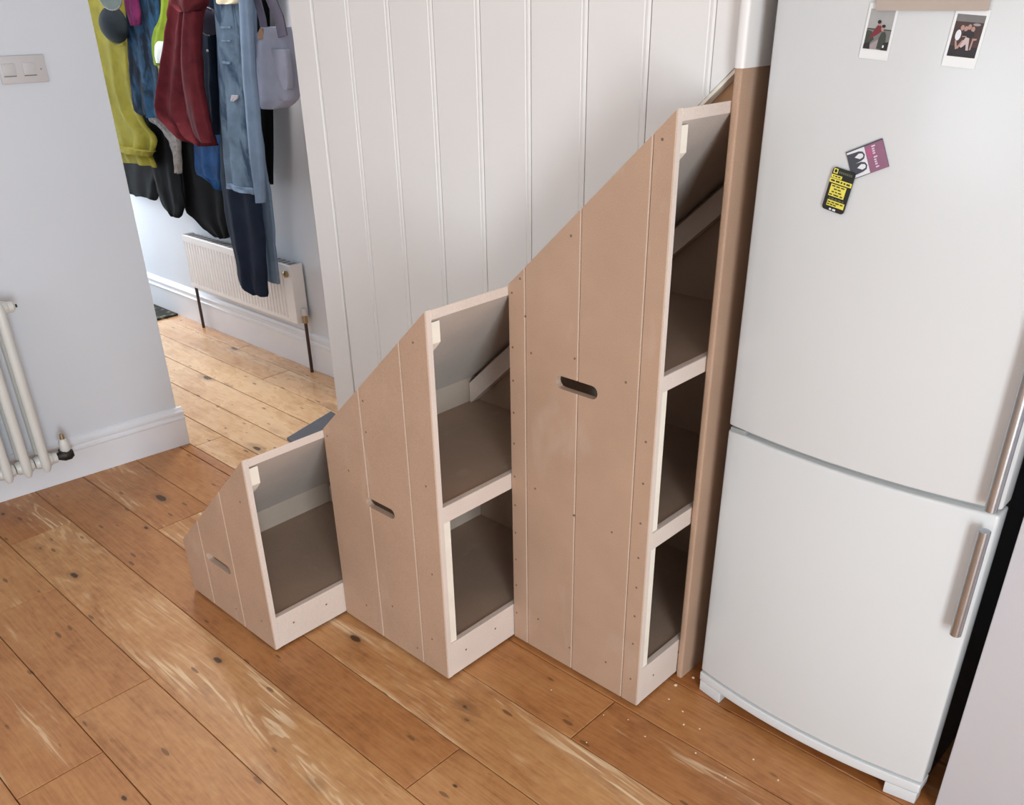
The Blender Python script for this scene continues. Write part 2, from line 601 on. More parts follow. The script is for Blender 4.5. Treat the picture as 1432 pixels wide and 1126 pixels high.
def panel_board(x0, x1, y0, y1, mat, name='panel_board', bead=True):
    g = 0.0012
    x0 += g
    x1 -= g
    bm = bmesh.new()
    c = 0.0028
    if bead:                                                   # bead and quirk beside the right-hand joint
        prof = [(x0, y1), (x0, y0 + c), (x0 + c, y0), (x1 - 0.016, y0), (x1 - 0.0148, y0 + 0.0018), (x1 - 0.013, y0 + 0.0018),
                (x1 - 0.011, y0 + 0.0006), (x1 - 0.006, y0), (x1 - 0.002, y0 + 0.0015), (x1, y0 + c), (x1, y1)]
    else:
        prof = [(x0, y1), (x0, y0 + c), (x0 + c, y0), (x1 - c, y0), (x1, y0 + c), (x1, y1)]
    A = [bm.verts.new((x, y, pbot(x))) for x, y in prof]
    B = [bm.verts.new((x, y, CEIL - 0.001)) for x, y in prof]
    bm.faces.new(A)
    bm.faces.new(B[::-1])
    n = len(prof)
    for i in range(n):
        j = (i + 1) % n
        bm.faces.new((A[i], A[j], B[j], B[i]))
    return from_bm(name, bm, mat, wall_st)


for a, b in zip(grooves, grooves[1:]):
    panel_board(a, b, WY, WY + 0.012, M['panel'])
panel_board(-2.59, -2.477, WY - 0.006, WY + 0.012, M['panel'], 'edge_board', False)
panel_board(-1.102, -1.031, WY - 0.003, WY + 0.012, M['panel'], 'edge_board', False)
# raw edge lip along the sloping cut
prism('raw_lip', [(-2.59, pbot(-2.59) - 0.010), (-1.031, pbot(-1.031) - 0.010), (-1.031, pbot(-1.031) - 0.001), (-2.59, pbot(-2.59) - 0.001)],
      WY + 0.001, WY + 0.03, M['pine']).parent = wall_st
# timber of the stair behind the panelling
tag(prism('trim_1', [(-2.55, zline(-2.55) + 0.012), (-1.031, zline(-1.031) + 0.012), (-1.031, pbot(-1.031) + 0.12), (-2.55, pbot(-2.55) + 0.12)],
          WY + 0.034, WY + 0.062, M['rawpine'], bev=0.004), 'bare timber of the stair string behind the white panelling', kind='structure')
tag(prism('trim_2', [(-2.55, pbot(-2.55) + 0.02), (-1.029, pbot(-1.029) + 0.02), (-1.029, pbot(-1.029) + 0.04), (-2.55, pbot(-2.55) + 0.04)],
          WY + 0.064, HALL_Y - 0.002, M['rawpine']), 'underside of the staircase', kind='structure')

# end panel between the cupboards and the fridge: raw below, painted above
ep = empty('end_panel', (-1.018, 1.735, 0), 'narrow raw fibreboard end panel beside the fridge, painted white at its top', 'panel')
bm = bmesh.new()
add_box(bm, -1.0275, -1.0095, 1.735, 2.46, 0.0, 1.572)
bevel_all(bm, 0.005, 3, lambda e: all(abs(v.co.y - 1.735) < 1e-5 for v in e.verts) and abs(e.verts[0].co.z - e.verts[1].co.z) > 0.5)
keep(from_bm('raw_board', bm, M['mdf'], smooth=35), ep)
bm = bmesh.new()
add_box(bm, -1.0275, -1.0045, 1.730, 2.46, 1.572, CEIL - 0.001)
bevel_all(bm, 0.008, 3, lambda e: all(abs(v.co.y - 1.730) < 1e-5 for v in e.verts) and abs(e.verts[0].co.z - e.verts[1].co.z) > 0.5)
keep(from_bm('painted_board', bm, M['panel'], smooth=35), ep)


# ------------------------------------------------------------------ pull-out cupboards
screw_me = None


def screw_at(parent, x, y, z, axis):
    global screw_me
    if screw_me is None:
        bm = bmesh.new()
        tube(bm, [(0, -0.0006, 0), (0, 0.004, 0)], [0.0032, 0.0032], 8)
        o = from_bm('screw', bm, M['screw'])
        screw_me = o.data
    else:
        o = new_obj('screw', screw_me)
    o.location = (x, y, z)
    if axis == 'x':
        o.rotation_euler = (0, 0, math.pi / 2)
    keep(o, parent)
    return o


Z0 = 0.009
TH = 0.018


def unit(name, label, x0, x1, yf, gro, rails, slot, fscrews, corner_bays):
    yb = yf + 0.60
    root = empty(name, ((x0 + x1) / 2, yf + 0.3, 0), label, 'cupboard', 'pull-out cupboards under the stairs')
    xs = [x0] + gro + [x1]
    # front: tongue-and-groove boards
    for i, (a, b) in enumerate(zip(xs, xs[1:])):
        g = 0.0006
        a2, b2 = a + (g if i else 0), b - (g if i < len(xs) - 2 else 0)
        bm = bmesh.new()
        add_prism(bm, [(a2, Z0), (b2, Z0), (b2, zline(b2)), (a2, zline(a2))], yf, yf + TH, 'y')
        bevel_all(bm, 0.0024, 1, lambda e: all(abs(v.co.y - yf) < 1e-5 for v in e.verts) and abs(e.verts[0].co.x - e.verts[1].co.x) < 1e-5)
        o = from_bm('front_board', bm, [M['mdf'], M['mdf_edge'], M['groove']])
        # sawn edge on the outside faces
        for p in o.data.polygons:
            if p.normal.x > 0.9 and i == len(xs) - 2:
                p.material_index = 1
            if p.normal.x < -0.9 and i == 0:
                p.material_index = 1
            if 0.3 < abs(p.normal.x) < 0.9 and p.normal.y < -0.3:
                p.material_index = 2
        s0, s1, zs, hh = slot
        if s0 < b2 and s1 > a2:
            cb = bmesh.new()
            r = hh / 2
            pts = []
            for cxp, st in ((s1 - r, -90), (s0 + r, 90)):
                for k in range(7):
                    an = math.radians(st + 180 * k / 6)
                    pts.append((cxp + r * math.cos(an), zs + r * math.sin(an)))
            add_prism(cb, pts, yf - 0.01, yf + TH + 0.01, 'y')
            cut(o, cb)
            for p in o.data.polygons:
                if abs(p.normal.y) < 0.3 and s0 - 0.001 < p.center.x < s1 + 0.001 and abs(p.center.z - zs) < hh * 0.6:
                    p.material_index = 2
        keep(o, root)
    yi = yf + TH
    # left side, base, back
    box('side_panel', x0, x0 + TH, yi, yb, Z0, zline(x0) - 0.004, M['mdf_side'], root)
    prism('back_panel', [(x0 + TH, Z0), (x1 - TH, Z0), (x1 - TH, zline(x1 - TH) - TH - 0.008), (x0 + TH, zline(x0 + TH) - TH - 0.008)], yb - 0.012, yb, M['mdf_in'], root)
    # sloping top
    dz = TH * math.sqrt(1 + 0.93 ** 2)
    prism('sloping_top', [(x0, zline(x0) - dz), (x1, zline(x1) - dz), (x1, zline(x1) - 0.001), (x0, zline(x0) - 0.001)], yi, yb, [M['mdf_pale']], root)
    o = prism('top_edging', [(x1, zline(x1) - dz), (x1 + 0.0015, zline(x1) - dz + 0.001), (x1 + 0.0015, zline(x1) - 0.001), (x1, zline(x1) - 0.001)], yi, yb, M['mdf_edge'], root)
    # rails on the open side with their shelves
    for k, (za, zb) in enumerate(rails):
        box('rail', x1 - TH, x1, yi, yb, za, zb, M['mdf_edge'], root, 0.0012)
        box('shelf', x0 + TH, x1 - TH, yi, yb - 0.012, zb - 0.006 - TH, zb - 0.006, M['mdf_in'], root)
        if k == 0:
            for yy, zz in ((yi + 0.055, za + 0.062), (yi + 0.175, zb - 0.045)):
                screw_at(root, x1, yy, zz, 'x')
    # pine battens: behind the front edge, under the top
    for za, zb in corner_bays:
        box('corner_batten', x1 - 0.030, x1 - 0.004, yi, yi + 0.026, za, zb, M['pine'], root, 0.001)
    t0, t1 = dz + 0.004, dz + 0.060
    xa, xb = x0 + TH + 0.05, x1 - 0.004
    prism('top_batten', [(xa, zline(xa) - t1), (xb - 0.02, zline(xb - 0.02) - t1), (xb, zline(xb) - t1 + 0.004), (xb, zline(xb) - t0), (xa, zline(xa) - t0)],
          yi, yi + 0.028, M['pine'], root)
    # batten below the top at the back
    xa, xb = x0 + TH + 0.004, x1 - 0.02
    prism('back_batten', [(xa, zline(xa) - 0.115), (xb, zline(xb) - 0.115), (xb, zline(xb) - 0.045), (xa, zline(xa) - 0.045)], yb - 0.045, yb - 0.013, M['mdf_edge'], root)
    # wheels
    for xx in (x0 + 0.07, x1 - 0.07):
        for yy in (yf + 0.10, yb - 0.10):
            tube_obj('wheel', [(xx - 0.009, yy, 0.022), (xx + 0.009, yy, 0.022)], 0.022, M['black'], root, 14)
    for x, z in fscrews:
        screw_at(root, x, yf, z, 'y')
    return root


unit('pull_out_cupboard', 'small low pull-out cupboard of raw fibreboard with one open bay, furthest from the fridge', -2.446, -1.966, 1.02,
     [-2.312, -2.131], [(Z0, 0.117)], (-2.298, -2.158, 0.203, 0.030),
     [(-2.015, 0.50), (-2.02, 0.09), (-2.17, 0.06)], [])
unit('pull_out_cupboard', 'middle height pull-out cupboard of raw fibreboard with two open bays, between its neighbours', -1.963, -1.4905, 1.28,
     [-1.777, -1.594], [(Z0, 0.122), (0.515, 0.563)], (-1.793, -1.670, 0.478, 0.030),
     [(-1.54, 1.0), (-1.945, 0.63), (-1.76, 0.79), (-1.76, 0.70), (-1.86, 0.55), (-1.53, 0.62), (-1.53, 0.35), (-1.62, 0.05), (-1.72, 0.15), (-1.55, 0.12), (-1.85, 0.09)],
     [(0.122, 0.515)])
fs = [(-1.475, z) for z in (1.07, 0.93, 0.84, 0.75, 0.66, 0.56, 0.47, 0.38, 0.29, 0.20, 0.10)]
fs += [(-1.055, z) for z in (0.80, 0.69, 0.58, 0.48, 0.39, 0.30, 0.21, 0.09)]
fs += [(-1.062, 1.455), (-1.29, 1.235), (-1.447, 1.11), (-1.272, 0.95), (-1.412, 0.93), (-1.265, 0.52), (-1.40, 0.55), (-1.14, 0.52), (-1.12, 0.93), (-1.39, 0.12), (-1.27, 0.08), (-1.14, 0.10), (-1.43, 1.02)]
unit('pull_out_cupboard', 'tallest pull-out cupboard of raw fibreboard with three open bays, next to the fridge', -1.488, -1.031, 1.55,
     [-1.432, -1.262, -1.084], [(Z0, 0.124), (0.502, 0.551), (0.922, 0.961)], (-1.331, -1.200, 0.878, 0.034),
     fs, [(0.124, 0.502), (0.551, 0.922)])

# ------------------------------------------------------------------ fridge
FX0, FX1, FY = -0.950, -0.342, 1.735


def fy(x):
    t = (x - (FX0 + FX1) / 2) / ((FX1 - FX0) / 2)
    return FY - 0.032 * (1 - t * t)


fr = empty('fridge_freezer', (-0.65, 2.05, 0), 'tall white fridge freezer with a bowed front and two steel bar handles', 'fridge')


def bow_slab(name, z0, z1, dy, th, mat, x0=FX0, x1=FX1, bev=0.006, parent=fr):
    n = 28
    pts = [(x0 + (x1 - x0) * i / n, fy(x0 + (x1 - x0) * i / n) + dy) for i in range(n + 1)]
    pts += [(x1, FY + th), (x0, FY + th)]
    bm = bmesh.new()
    add_prism(bm, pts, z0, z1, 'z')
    if bev:
        bevel_all(bm, bev, 3)
    o = from_bm(name, bm, mat, smooth=30)
    return keep(o, parent)


box('body', FX0 + 0.004, FX1 - 0.004, FY + 0.062, 2.38, 0.035, 1.86, M['fridge_side'], fr, 0.004)
bow_slab('door_seal', 0.07, 1.85, 0.02, 0.061, M['seal'], FX0 + 0.012, FX1 - 0.012, 0.0)
lower = bow_slab('freezer_door', 0.066, 0.800, 0.0, 0.058, M['fridge'])
upper = bow_slab('fridge_door', 0.812, 1.86, 0.0, 0.058, M['fridge'])
bow_slab('plinth', 0.034, 0.062, -0.004, 0.05, M['fridge'], bev=0.004)
for x in (FX0 + 0.003, FX1 - 0.075):
    bow_slab('foot', 0.0, 0.0335, -0.003, 0.03, M['fridge'], x, x + 0.072, 0.002)
bm = bmesh.new()
add_box(bm, FX0 + 0.01, FX0 + 0.05, FY - 0.006, FY + 0.03, 0.8005, 0.8115)
keep(from_bm('hinge', bm, M['seal']), fr)


def handle(door, x, z0, z1):
    r = 0.0115
    yb = fy(x) - 0.030
    root = tube_obj('handle', [(x, yb, z0), (x, yb, z0 + 0.001), (x, yb, z1 - 0.001), (x, yb, z1)], [r * 0.9, r, r, r * 0.9], M['steel'], None, 24)
    root.parent = door
    root.matrix_parent_inverse = door.matrix_world.inverted() if False else Matrix.Translation(-Vector(fr.location)) @ Matrix.Translation(Vector(fr.location))
    for z in (z0 + 0.05, z1 - 0.05):
        p = tube_obj('standoff', [(x, yb, z), (x - 0.002, fy(x - 0.002) + 0.006, z)], 0.006, M['steel'], None, 12)
        p.parent = root
    return root


handle(upper, -0.354, 0.822, 1.33)
handle(lower, -0.354, 0.522, 0.778)


# ------------------------------------------------------------------ things on the fridge door
def on_door(x, z, off):
    s = (fy(x + 0.01) - fy(x - 0.01)) / 0.02
    return Matrix.Translation((x, fy(x) - off, z)) @ Matrix.Rotation(math.atan(s), 4, 'Z')


def card_poly(pts, z, mat_i, bm, th=0.0):
    vs = [bm.verts.new((x, -z, y)) for x, y in pts]
    f = bm.faces.new(vs)
    f.material_index = mat_i
    return f


def rect(x0, y0, x1, y1):
    return [(x0, y0), (x1, y0), (x1, y1), (x0, y1)]


def rrect(x0, y0, x1, y1, r, n=5):
    out = []
    for cx_, cy_, st in ((x1 - r, y1 - r, 0), (x0 + r, y1 - r, 90), (x0 + r, y0 + r, 180), (x1 - r, y0 + r, 270)):
        for k in range(n + 1):
            a = math.radians(st + 90 * k / n)
            out.append((cx_ + r * math.cos(a), cy_ + r * math.sin(a)))
    return out


def ell(cx_, cy_, a, b, rot=0, n=18):
    out = []
    for k in range(n):
        t = 2 * math.pi * k / n
        x, y = a * math.cos(t), b * math.sin(t)
        out.append((cx_ + x * math.cos(rot) - y * math.sin(rot), cy_ + x * math.sin(rot) + y * math.cos(rot)))
    return out


def sheet(name, outline, th, mat, x, z, roll, off, label, cat, shapes, part='print', group=None):
    """a thin card on the door; shapes: list of (polygon, material) printed on its face"""
    bm = bmesh.new()
    add_prism(bm, outline, -th, 0.0, 'y')
    o = from_bm(name, bm, mat)
    o.matrix_world = on_door(x, z, off) @ Matrix.Rotation(roll, 4, 'Y')
    tag(o, label, cat, group)
    if shapes:
        mats = []
        bm = bmesh.new()
        for i, (poly, m) in enumerate(shapes):
            if m not in mats:
                mats.append(m)
            f = card_poly(poly, th + 0.00008 * (i + 1), mats.index(m), bm)
        for f in bm.faces:
            f.normal_update()
            if f.normal.y > 0:
                f.normal_flip()
        p = from_bm(part, bm, mats, o, recalc=False)
    return o


K = {k: flat('print_' + k, v) for k, v in dict(
    black=(34, 34, 32), yellow=(236, 222, 92), ink=(70, 64, 30), mauve=(146, 100, 124), pink=(176, 92, 130), white=(226, 226, 230), slate=(70, 72, 80),
    sky=(168, 166, 164), sea=(150, 148, 146), red=(120, 44, 52), skin=(176, 138, 126), dkgreen=(62, 68, 58), dark=(44, 38, 40), stone=(160, 146, 148),
    brown=(72, 52, 50), blush=(196, 176, 174), grey=(120, 116, 114), lilac=(226, 196, 214), khaki=(96, 98, 76)).items()}

# black and yellow card magnet
w, h = 0.0235, 0.0395
sh = [(rect(-0.021, 0.0285, -0.012, 0.0375), K['yellow']), (ell(-0.0165, 0.033, 0.0028, 0.0032), K['black'])]
for k in range(7):
    x = -0.0095 + k * 0.0042
    sh.append((rect(x, 0.0305, x + 0.003, 0.0345), K['khaki']))
sh += [(rect(-0.0225, 0.0205, 0.0, 0.0265), K['yellow']), (rect(-0.0235, 0.0115, 0.0235, 0.0195), K['yellow']),
       (rect(-0.0175, -0.0125, 0.0155, 0.0095), K['yellow']), (rect(-0.0155, -0.0305, 0.0215, -0.0195), K['yellow'])]


def words(x0, x1, y, hh, n, col, seed):
    r = random.Random(seed)
    ws = [r.uniform(0.6, 1.4) for _ in range(n)]
    tot = sum(ws) + 0.35 * (n - 1)
    x = x0
    out = []
    for q in ws:
        dx = (x1 - x0) * q / tot
        out.append((rrect(x, y - hh / 2, x + dx, y + hh / 2, min(dx, hh) * 0.3, 2), col))
        x += dx + (x1 - x0) * 0.35 / tot
    return out


sh += words(-0.019, -0.003, 0.0237, 0.0024, 3, K['ink'], 1)
sh += words(-0.0205, 0.0205, 0.0157, 0.0034, 5, K['ink'], 2)
for j, (a, b) in enumerate(((-0.0145, 0.0125), (-0.009, 0.006), (-0.012, 0.009), (-0.0155, 0.013))):
    sh += words(a, b, 0.0066 - j * 0.0052, 0.0022, 3 - (j == 1), K['ink'], 5 + j)
sh += words(-0.0135, 0.019, -0.0228, 0.0022, 4, K['ink'], 11) + words(-0.0135, 0.006, -0.0270, 0.0022, 3, K['ink'], 12)
sh += words(-0.013, 0.019, -0.0160, 0.0030, 5, K['khaki'], 14) + words(-0.006, 0.008, -0.0350, 0.0036, 2, K['white'], 13)
sheet('fridge_magnet', rrect(-w, -h, w, h, 0.006), 0.0022, K['black'], -0.7575, 1.371, math.radians(9.5), 0.0034,
      'black and yellow printed card magnet tilted on the fridge door', 'magnet', sh)
# mauve card with two shoes
w, h = 0.0315, 0.0225
sh = [(rect(-w + 0.001, -h + 0.001, 0.0, h - 0.001), K['white'])]
sh += [(rect(0.0, -h, w, h), K['mauve']), (ell(0.006, 0.008, 0.005, 0.008), K['pink'])]
for cyv in (0.0085, -0.0085):
    sh += [([(-0.031, cyv + 0.009), (-0.020, cyv + 0.0085), (-0.010, cyv + 0.008), (-0.004, cyv + 0.0055), (-0.0015, cyv), (-0.004, cyv - 0.0055), (-0.010, cyv - 0.0075), (-0.020, cyv - 0.0085), (-0.031, cyv - 0.009)], K['slate']),
           ([(-0.019, cyv + 0.001), (-0.011, cyv + 0.0048), (-0.0055, cyv + 0.003), (-0.0042, cyv), (-0.0055, cyv - 0.003), (-0.011, cyv - 0.0042)], K['white'])]
sh.append((rect(-w, h - 0.002, w, h), K['slate']))
for k, (yy, ww) in enumerate(((0.0165, 0.0065), (0.0125, 0.0045), (0.009, 0.0045), (0.0055, 0.0045), (-0.0005, 0.0065), (-0.0045, 0.004), (-0.008, 0.004), (-0.0115, 0.0045), (-0.016, 0.006))):
    sh.append((rrect(0.0115, yy - 0.0012, 0.0115 + ww, yy + 0.0012, 0.0008, 2), K['lilac']))
shoe_card = sheet('fridge_magnet', rrect(-w, -h, w, h, 0.001, 2), 0.0015, K['slate'], -0.7125, 1.432, math.radians(-25), 0.0008,
      'mauve and white card magnet printed with two dark shoes, above the yellow one', 'magnet', sh)
shoe_card.scale = (1.14, 1.0, 1.14)

# instant photographs
PW, PH = 0.027, 0.043
pic = rect(-0.0225, -0.0275, 0.0225, 0.0345)
sh1 = [(pic, K['sky']), (rect(-0.0225, -0.0275, 0.0225, 0.004), K['grey']), (rect(-0.0225, 0.003, 0.0225, 0.0048), K['dkgreen']),
       ([(-0.0225, -0.0275), (-0.0225, 0.002), (-0.012, 0.0), (-0.006, -0.012), (-0.0225, -0.0275)][:4], K['dkgreen']),
       ([(-0.0225, -0.0275), (0.005, -0.0275), (0.004, -0.010), (-0.008, -0.018)], K['stone']),
       ([(-0.016, -0.012), (-0.004, -0.006), (0.005, 0.001), (0.004, 0.008), (-0.002, 0.013), (-0.007, 0.006), (-0.012, -0.004)], K['red']),
       (ell(-0.001, 0.0135, 0.003, 0.004), K['skin']), (ell(-0.002, 0.0155, 0.0035, 0.003), K['dark']),
       ([(0.002, -0.026), (0.018, -0.026), (0.015, -0.004), (0.012, 0.001), (0.006, 0.0), (0.003, -0.01)], K['dkgreen']),
       (ell(0.0065, 0.006, 0.003, 0.0045), K['skin']), (ell(0.0075, 0.0095, 0.0035, 0.0025), K['dark']),
       ([(-0.0225, -0.0275), (-0.010, -0.0275), (-0.012, -0.016), (-0.0225, -0.020)], K['dark']),
       ([(0.010, -0.0275), (0.0225, -0.0275), (0.0225, -0.014), (0.013, -0.016)], K['dark']), (rect(0.0125, -0.0235, 0.0155, -0.0195), K['white'])]
sh2 = [(pic, K['brown']), (rect(-0.0225, -0.0275, 0.0225, -0.012), K['dark']), (rect(-0.0225, 0.024, 0.0225, 0.0345), K['grey']),
       (ell(0.012, 0.021, 0.006, 0.002), K['stone']),
       (ell(-0.013, 0.004, 0.0045, 0.008), K['white']), (ell(-0.009, 0.015, 0.003, 0.004), K['skin']), (ell(-0.003, 0.014, 0.003, 0.004), K['skin']),
       (ell(0.002, 0.017, 0.003, 0.004), K['skin']), (ell(0.008, 0.014, 0.003, 0.004), K['skin']), (ell(0.003, 0.006, 0.009, 0.006), K['dark']),
       ([(-0.016, -0.004), (-0.013, -0.004), (-0.009, -0.016), (-0.012, -0.017)], K['skin']), ([(-0.004, -0.002), (-0.001, -0.003), (-0.008, -0.016), (-0.011, -0.014)], K['skin']),
       ([(0.000, 0.002), (0.006, 0.001), (0.009, -0.017), (0.005, -0.017), (0.003, -0.008), (-0.003, -0.014), (-0.006, -0.012)], K['blush']),
       ([(0.011, 0.001), (0.018, 0.001), (0.018, -0.001), (0.0135, -0.002), (0.0125, -0.016), (0.0100, -0.016)], K['skin']), (rect(-0.006, 0.002, 0.001, 0.0035), K['skin'])]
sheet('instant_photo', rect(-PW, -PH, PW, PH), 0.0006, M['paper'], -0.731, 1.640, math.radians(4), 0.0008,
      'instant photograph with a person in a red coat on the fridge door', 'photo', sh1, 'picture', 'instant photographs on the fridge')
sheet('instant_photo', rect(-PW, -PH, PW, PH), 0.0006, M['paper'], -0.583, 1.632, math.radians(4.5), 0.0008,
      'instant photograph of a seated group on a dark background on the fridge door', 'photo', sh2, 'picture', 'instant photographs on the fridge')
sheet('magnetic_strip', rrect(-0.0925, -0.028, 0.0925, 0.028, 0.002, 2), 0.004, M['card'], -0.648, 1.7005, math.radians(0.4), 0.0018,
      'beige strip on the fridge door holding the two instant photographs', 'strip', [])

# ------------------------------------------------------------------ column radiator on the left wall
cr_loc = LW(0.9, 0.10, 0)
cr = empty('column_radiator', cr_loc, 'cream tubular column radiator on the wall below the light switch', 'radiator')


def lw_tube(name, pts, r, mat, parent, n=12):
    return tube_obj(name, [LW(*p) for p in pts], r, mat, parent, n)


U0 = 0.585
for s in range(14):
    u = U0 + s * 0.068
    bm = bmesh.new()
    for nn in (0.148, 0.082):
        tube(bm, [LW(u, nn, 0.125), LW(u, nn, 0.14), LW(u, nn, 0.16), LW(u, nn, 0.76), LW(u, nn, 0.78), LW(u, nn, 0.795)],
             [0.008, 0.015, 0.018, 0.018, 0.015, 0.008], 14)
    for z in (0.158, 0.762):
        tube(bm, [LW(u, 0.075, z), LW(u, 0.155, z)], [0.016, 0.016], 12)
        tube(bm, [LW(u - 0.032, 0.115, z), LW(u - 0.020, 0.115, z), LW(u + 0.020, 0.115, z), LW(u + 0.032, 0.115, z)], [0.022, 0.027, 0.027, 0.022], 14)
    keep(from_bm('section', bm, M['rad'], smooth=50), cr)
lw_tube('end_plug', [(U0 - 0.033, 0.115, 0.762), (U0 - 0.05, 0.115, 0.762), (U0 - 0.058, 0.115, 0.762)], [0.020, 0.020, 0.012], M['rad'], cr, 14)
lw_tube('vent_key', [(U0 - 0.058, 0.115, 0.762), (U0 - 0.066, 0.115, 0.762)], [0.006, 0.006], M['iron'], cr, 8)
lw_tube('end_plug', [(U0 - 0.033, 0.115, 0.158), (U0 - 0.05, 0.115, 0.158)], [0.021, 0.021], M['rad'], cr, 14)
vb = lw_tube('valve', [(U0 - 0.05, 0.115, 0.158), (U0 - 0.066, 0.115, 0.158), (U0 - 0.078, 0.115, 0.158), (U0 - 0.100, 0.115, 0.157), (U0 - 0.112, 0.115, 0.157)],
             [0.012, 0.019, 0.024, 0.023, 0.014], M['iron'], cr, 14)
c = lw_tube('valve_cap', [(U0 - 0.088, 0.115, 0.172), (U0 - 0.088, 0.115, 0.182), (U0 - 0.088, 0.115, 0.210), (U0 - 0.088, 0.115, 0.225)], [0.016, 0.020, 0.019, 0.012], M['rad'], cr, 16)
lw_tube('spindle', [(U0 - 0.088, 0.115, 0.224), (U0 - 0.088, 0.115, 0.245)], [0.009, 0.007], M['brass'], cr, 12)
lw_tube('pipe', [(U0 - 0.088, 0.115, 0.150), (U0 - 0.088, 0.0205, 0.140)], [0.008, 0.008], M['iron'], cr, 12)
for u in (U0 + 0.034, U0 + 0.75):
    lw_tube('bracket', [(u, 0.001, 0.70), (u, 0.115, 0.70)], [0.008, 0.008], M['rad'], cr, 10)

# double switch plate
SZ = 1.512
swp = empty('light_switch', LW(0.265, 0.0, SZ), 'white double switch plate on the left wall above the column radiator', 'switch')


def lwbox(name, u0, u1, n0, n1, z0, z1, mat, parent, bev=0.0):
    bm = bmesh.new()
    add_box(bm, u0, u1, n0, n1, z0, z1)
    if bev:
        bevel_all(bm, bev, 2)
    to_left_wall(bm)
    return keep(from_bm(name, bm, mat, smooth=35), parent)


lwbox('plate', 0.193, 0.345, 0.0005, 0.011, SZ - 0.043, SZ + 0.043, M['switch'], swp, 0.003)
for u in (0.250, 0.315):
    lwbox('rocker', u - 0.020, u + 0.020, 0.0112, 0.0140, SZ - 0.018, SZ + 0.020, M['switch'], swp, 0.001)
    lwbox('rocker_gap', u - 0.020, u + 0.020, 0.0108, 0.0118, SZ - 0.0215, SZ - 0.0185, M['slot'], swp)
lw_tube('screw', [(0.212, 0.0108, SZ - 0.002), (0.212, 0.0118, SZ - 0.002)], [0.0026, 0.0026], M['slot'], swp, 8)

# ------------------------------------------------------------------ hall: radiator, mats
HR = empty('panel_radiator', (-4.33, 2.45, 0), 'white ribbed panel radiator on the hall wall behind the hanging jeans', 'radiator')
RX0, RX1, RY, RZ0, RZ1 = -4.855, -3.80, 2.412, 0.262, 0.562
bm = bmesh.new()
n = 33
prof = []
ribs0, ribs1 = RX0 + 0.012, RX1 - 0.075
for i in range(n):
    a = ribs0 + (ribs1 - ribs0) * i / n
    p = (ribs1 - ribs0) / n
    prof += [(a, 0.004), (a + p * 0.18, 0.0), (a + p * 0.62, 0.0), (a + p * 0.80, 0.004)]
prof += [(ribs1, 0.006), (ribs1 + 0.004, 0.0)]
prof = [(RX0, 0.003)] + prof + [(RX1, 0.0)]
zr = [(RZ0, 0.25), (RZ0 + 0.006, 0.0), (RZ0 + 0.022, 0.0), (RZ0 + 0.030, 1.0), (RZ1 - 0.045, 1.0), (RZ1 - 0.035, 0.0), (RZ1 - 0.004, 0.0), (RZ1, 0.25)]
rows = []
for z, amp in zr:
    rows.append([bm.verts.new((x, RY + (d * amp if 0 <= amp <= 1 and amp != 0.25 else 0.004), z)) for x, d in prof])
for a, b in zip(rows, rows[1:]):
    for i in range(len(prof) - 1):
        bm.faces.new((a[i], a[i + 1], b[i + 1], b[i]))
keep(from_bm('front_panel', bm, M['hallrad']), HR)
box('casing', RX0 + 0.003, RX1 - 0.003, RY + 0.008, 2.482, RZ0 + 0.004, RZ1 - 0.004, M['hallrad'], HR, 0.003)
box('side_cover', RX1 - 0.008, RX1, RY + 0.001, 2.484, RZ0 + 0.002, RZ1 + 0.002, M['hallrad'], HR, 0.002)
box('side_cover', RX0, RX0 + 0.008, RY + 0.001, 2.484, RZ0 + 0.002, RZ1 + 0.002, M['hallrad'], HR, 0.002)
for k in range(24):
    x = RX0 + 0.02 + k * (RX1 - RX0 - 0.04) / 24
    box('grille_slot', x, x + 0.03, RY + 0.02, 2.475, RZ1 - 0.0035, RZ1 - 0.0025, M['slot'], HR)
tube_obj('plug', [(RX1 - 0.036, RY - 0.002, RZ1 - 0.045), (RX1 - 0.036, RY - 0.014, RZ1 - 0.045), (RX1 - 0.036, RY - 0.018, RZ1 - 0.045)], [0.017, 0.016, 0.009], M['brass'], HR, 14)
for xp, xr in ((RX1 + 0.012, RX1), (RX0 - 0.03, RX0)):
    tube_obj('pipe', [(xp, 2.452, 0.0), (xp, 2.452, RZ0 + 0.02)], 0.0085, M['pipe'], HR, 12)
    tube_obj('tail', [(xp, 2.452, RZ0 + 0.03), (xr - 0.004 if xp > xr else xr + 0.004, 2.452, RZ0 + 0.03)], 0.011, M['brass'], HR, 12)
    tube_obj('valve_body', [(xp, 2.452, RZ0 + 0.005), (xp, 2.452, RZ0 + 0.045)], 0.013, M['brass'], HR, 12)
    tube_obj('valve_cap', [(xp, 2.452, RZ0 + 0.045), (xp, 2.452, RZ0 + 0.075), (xp, 2.452, RZ0 + 0.082)], [0.017, 0.016, 0.010], M['plastic'], HR, 14)

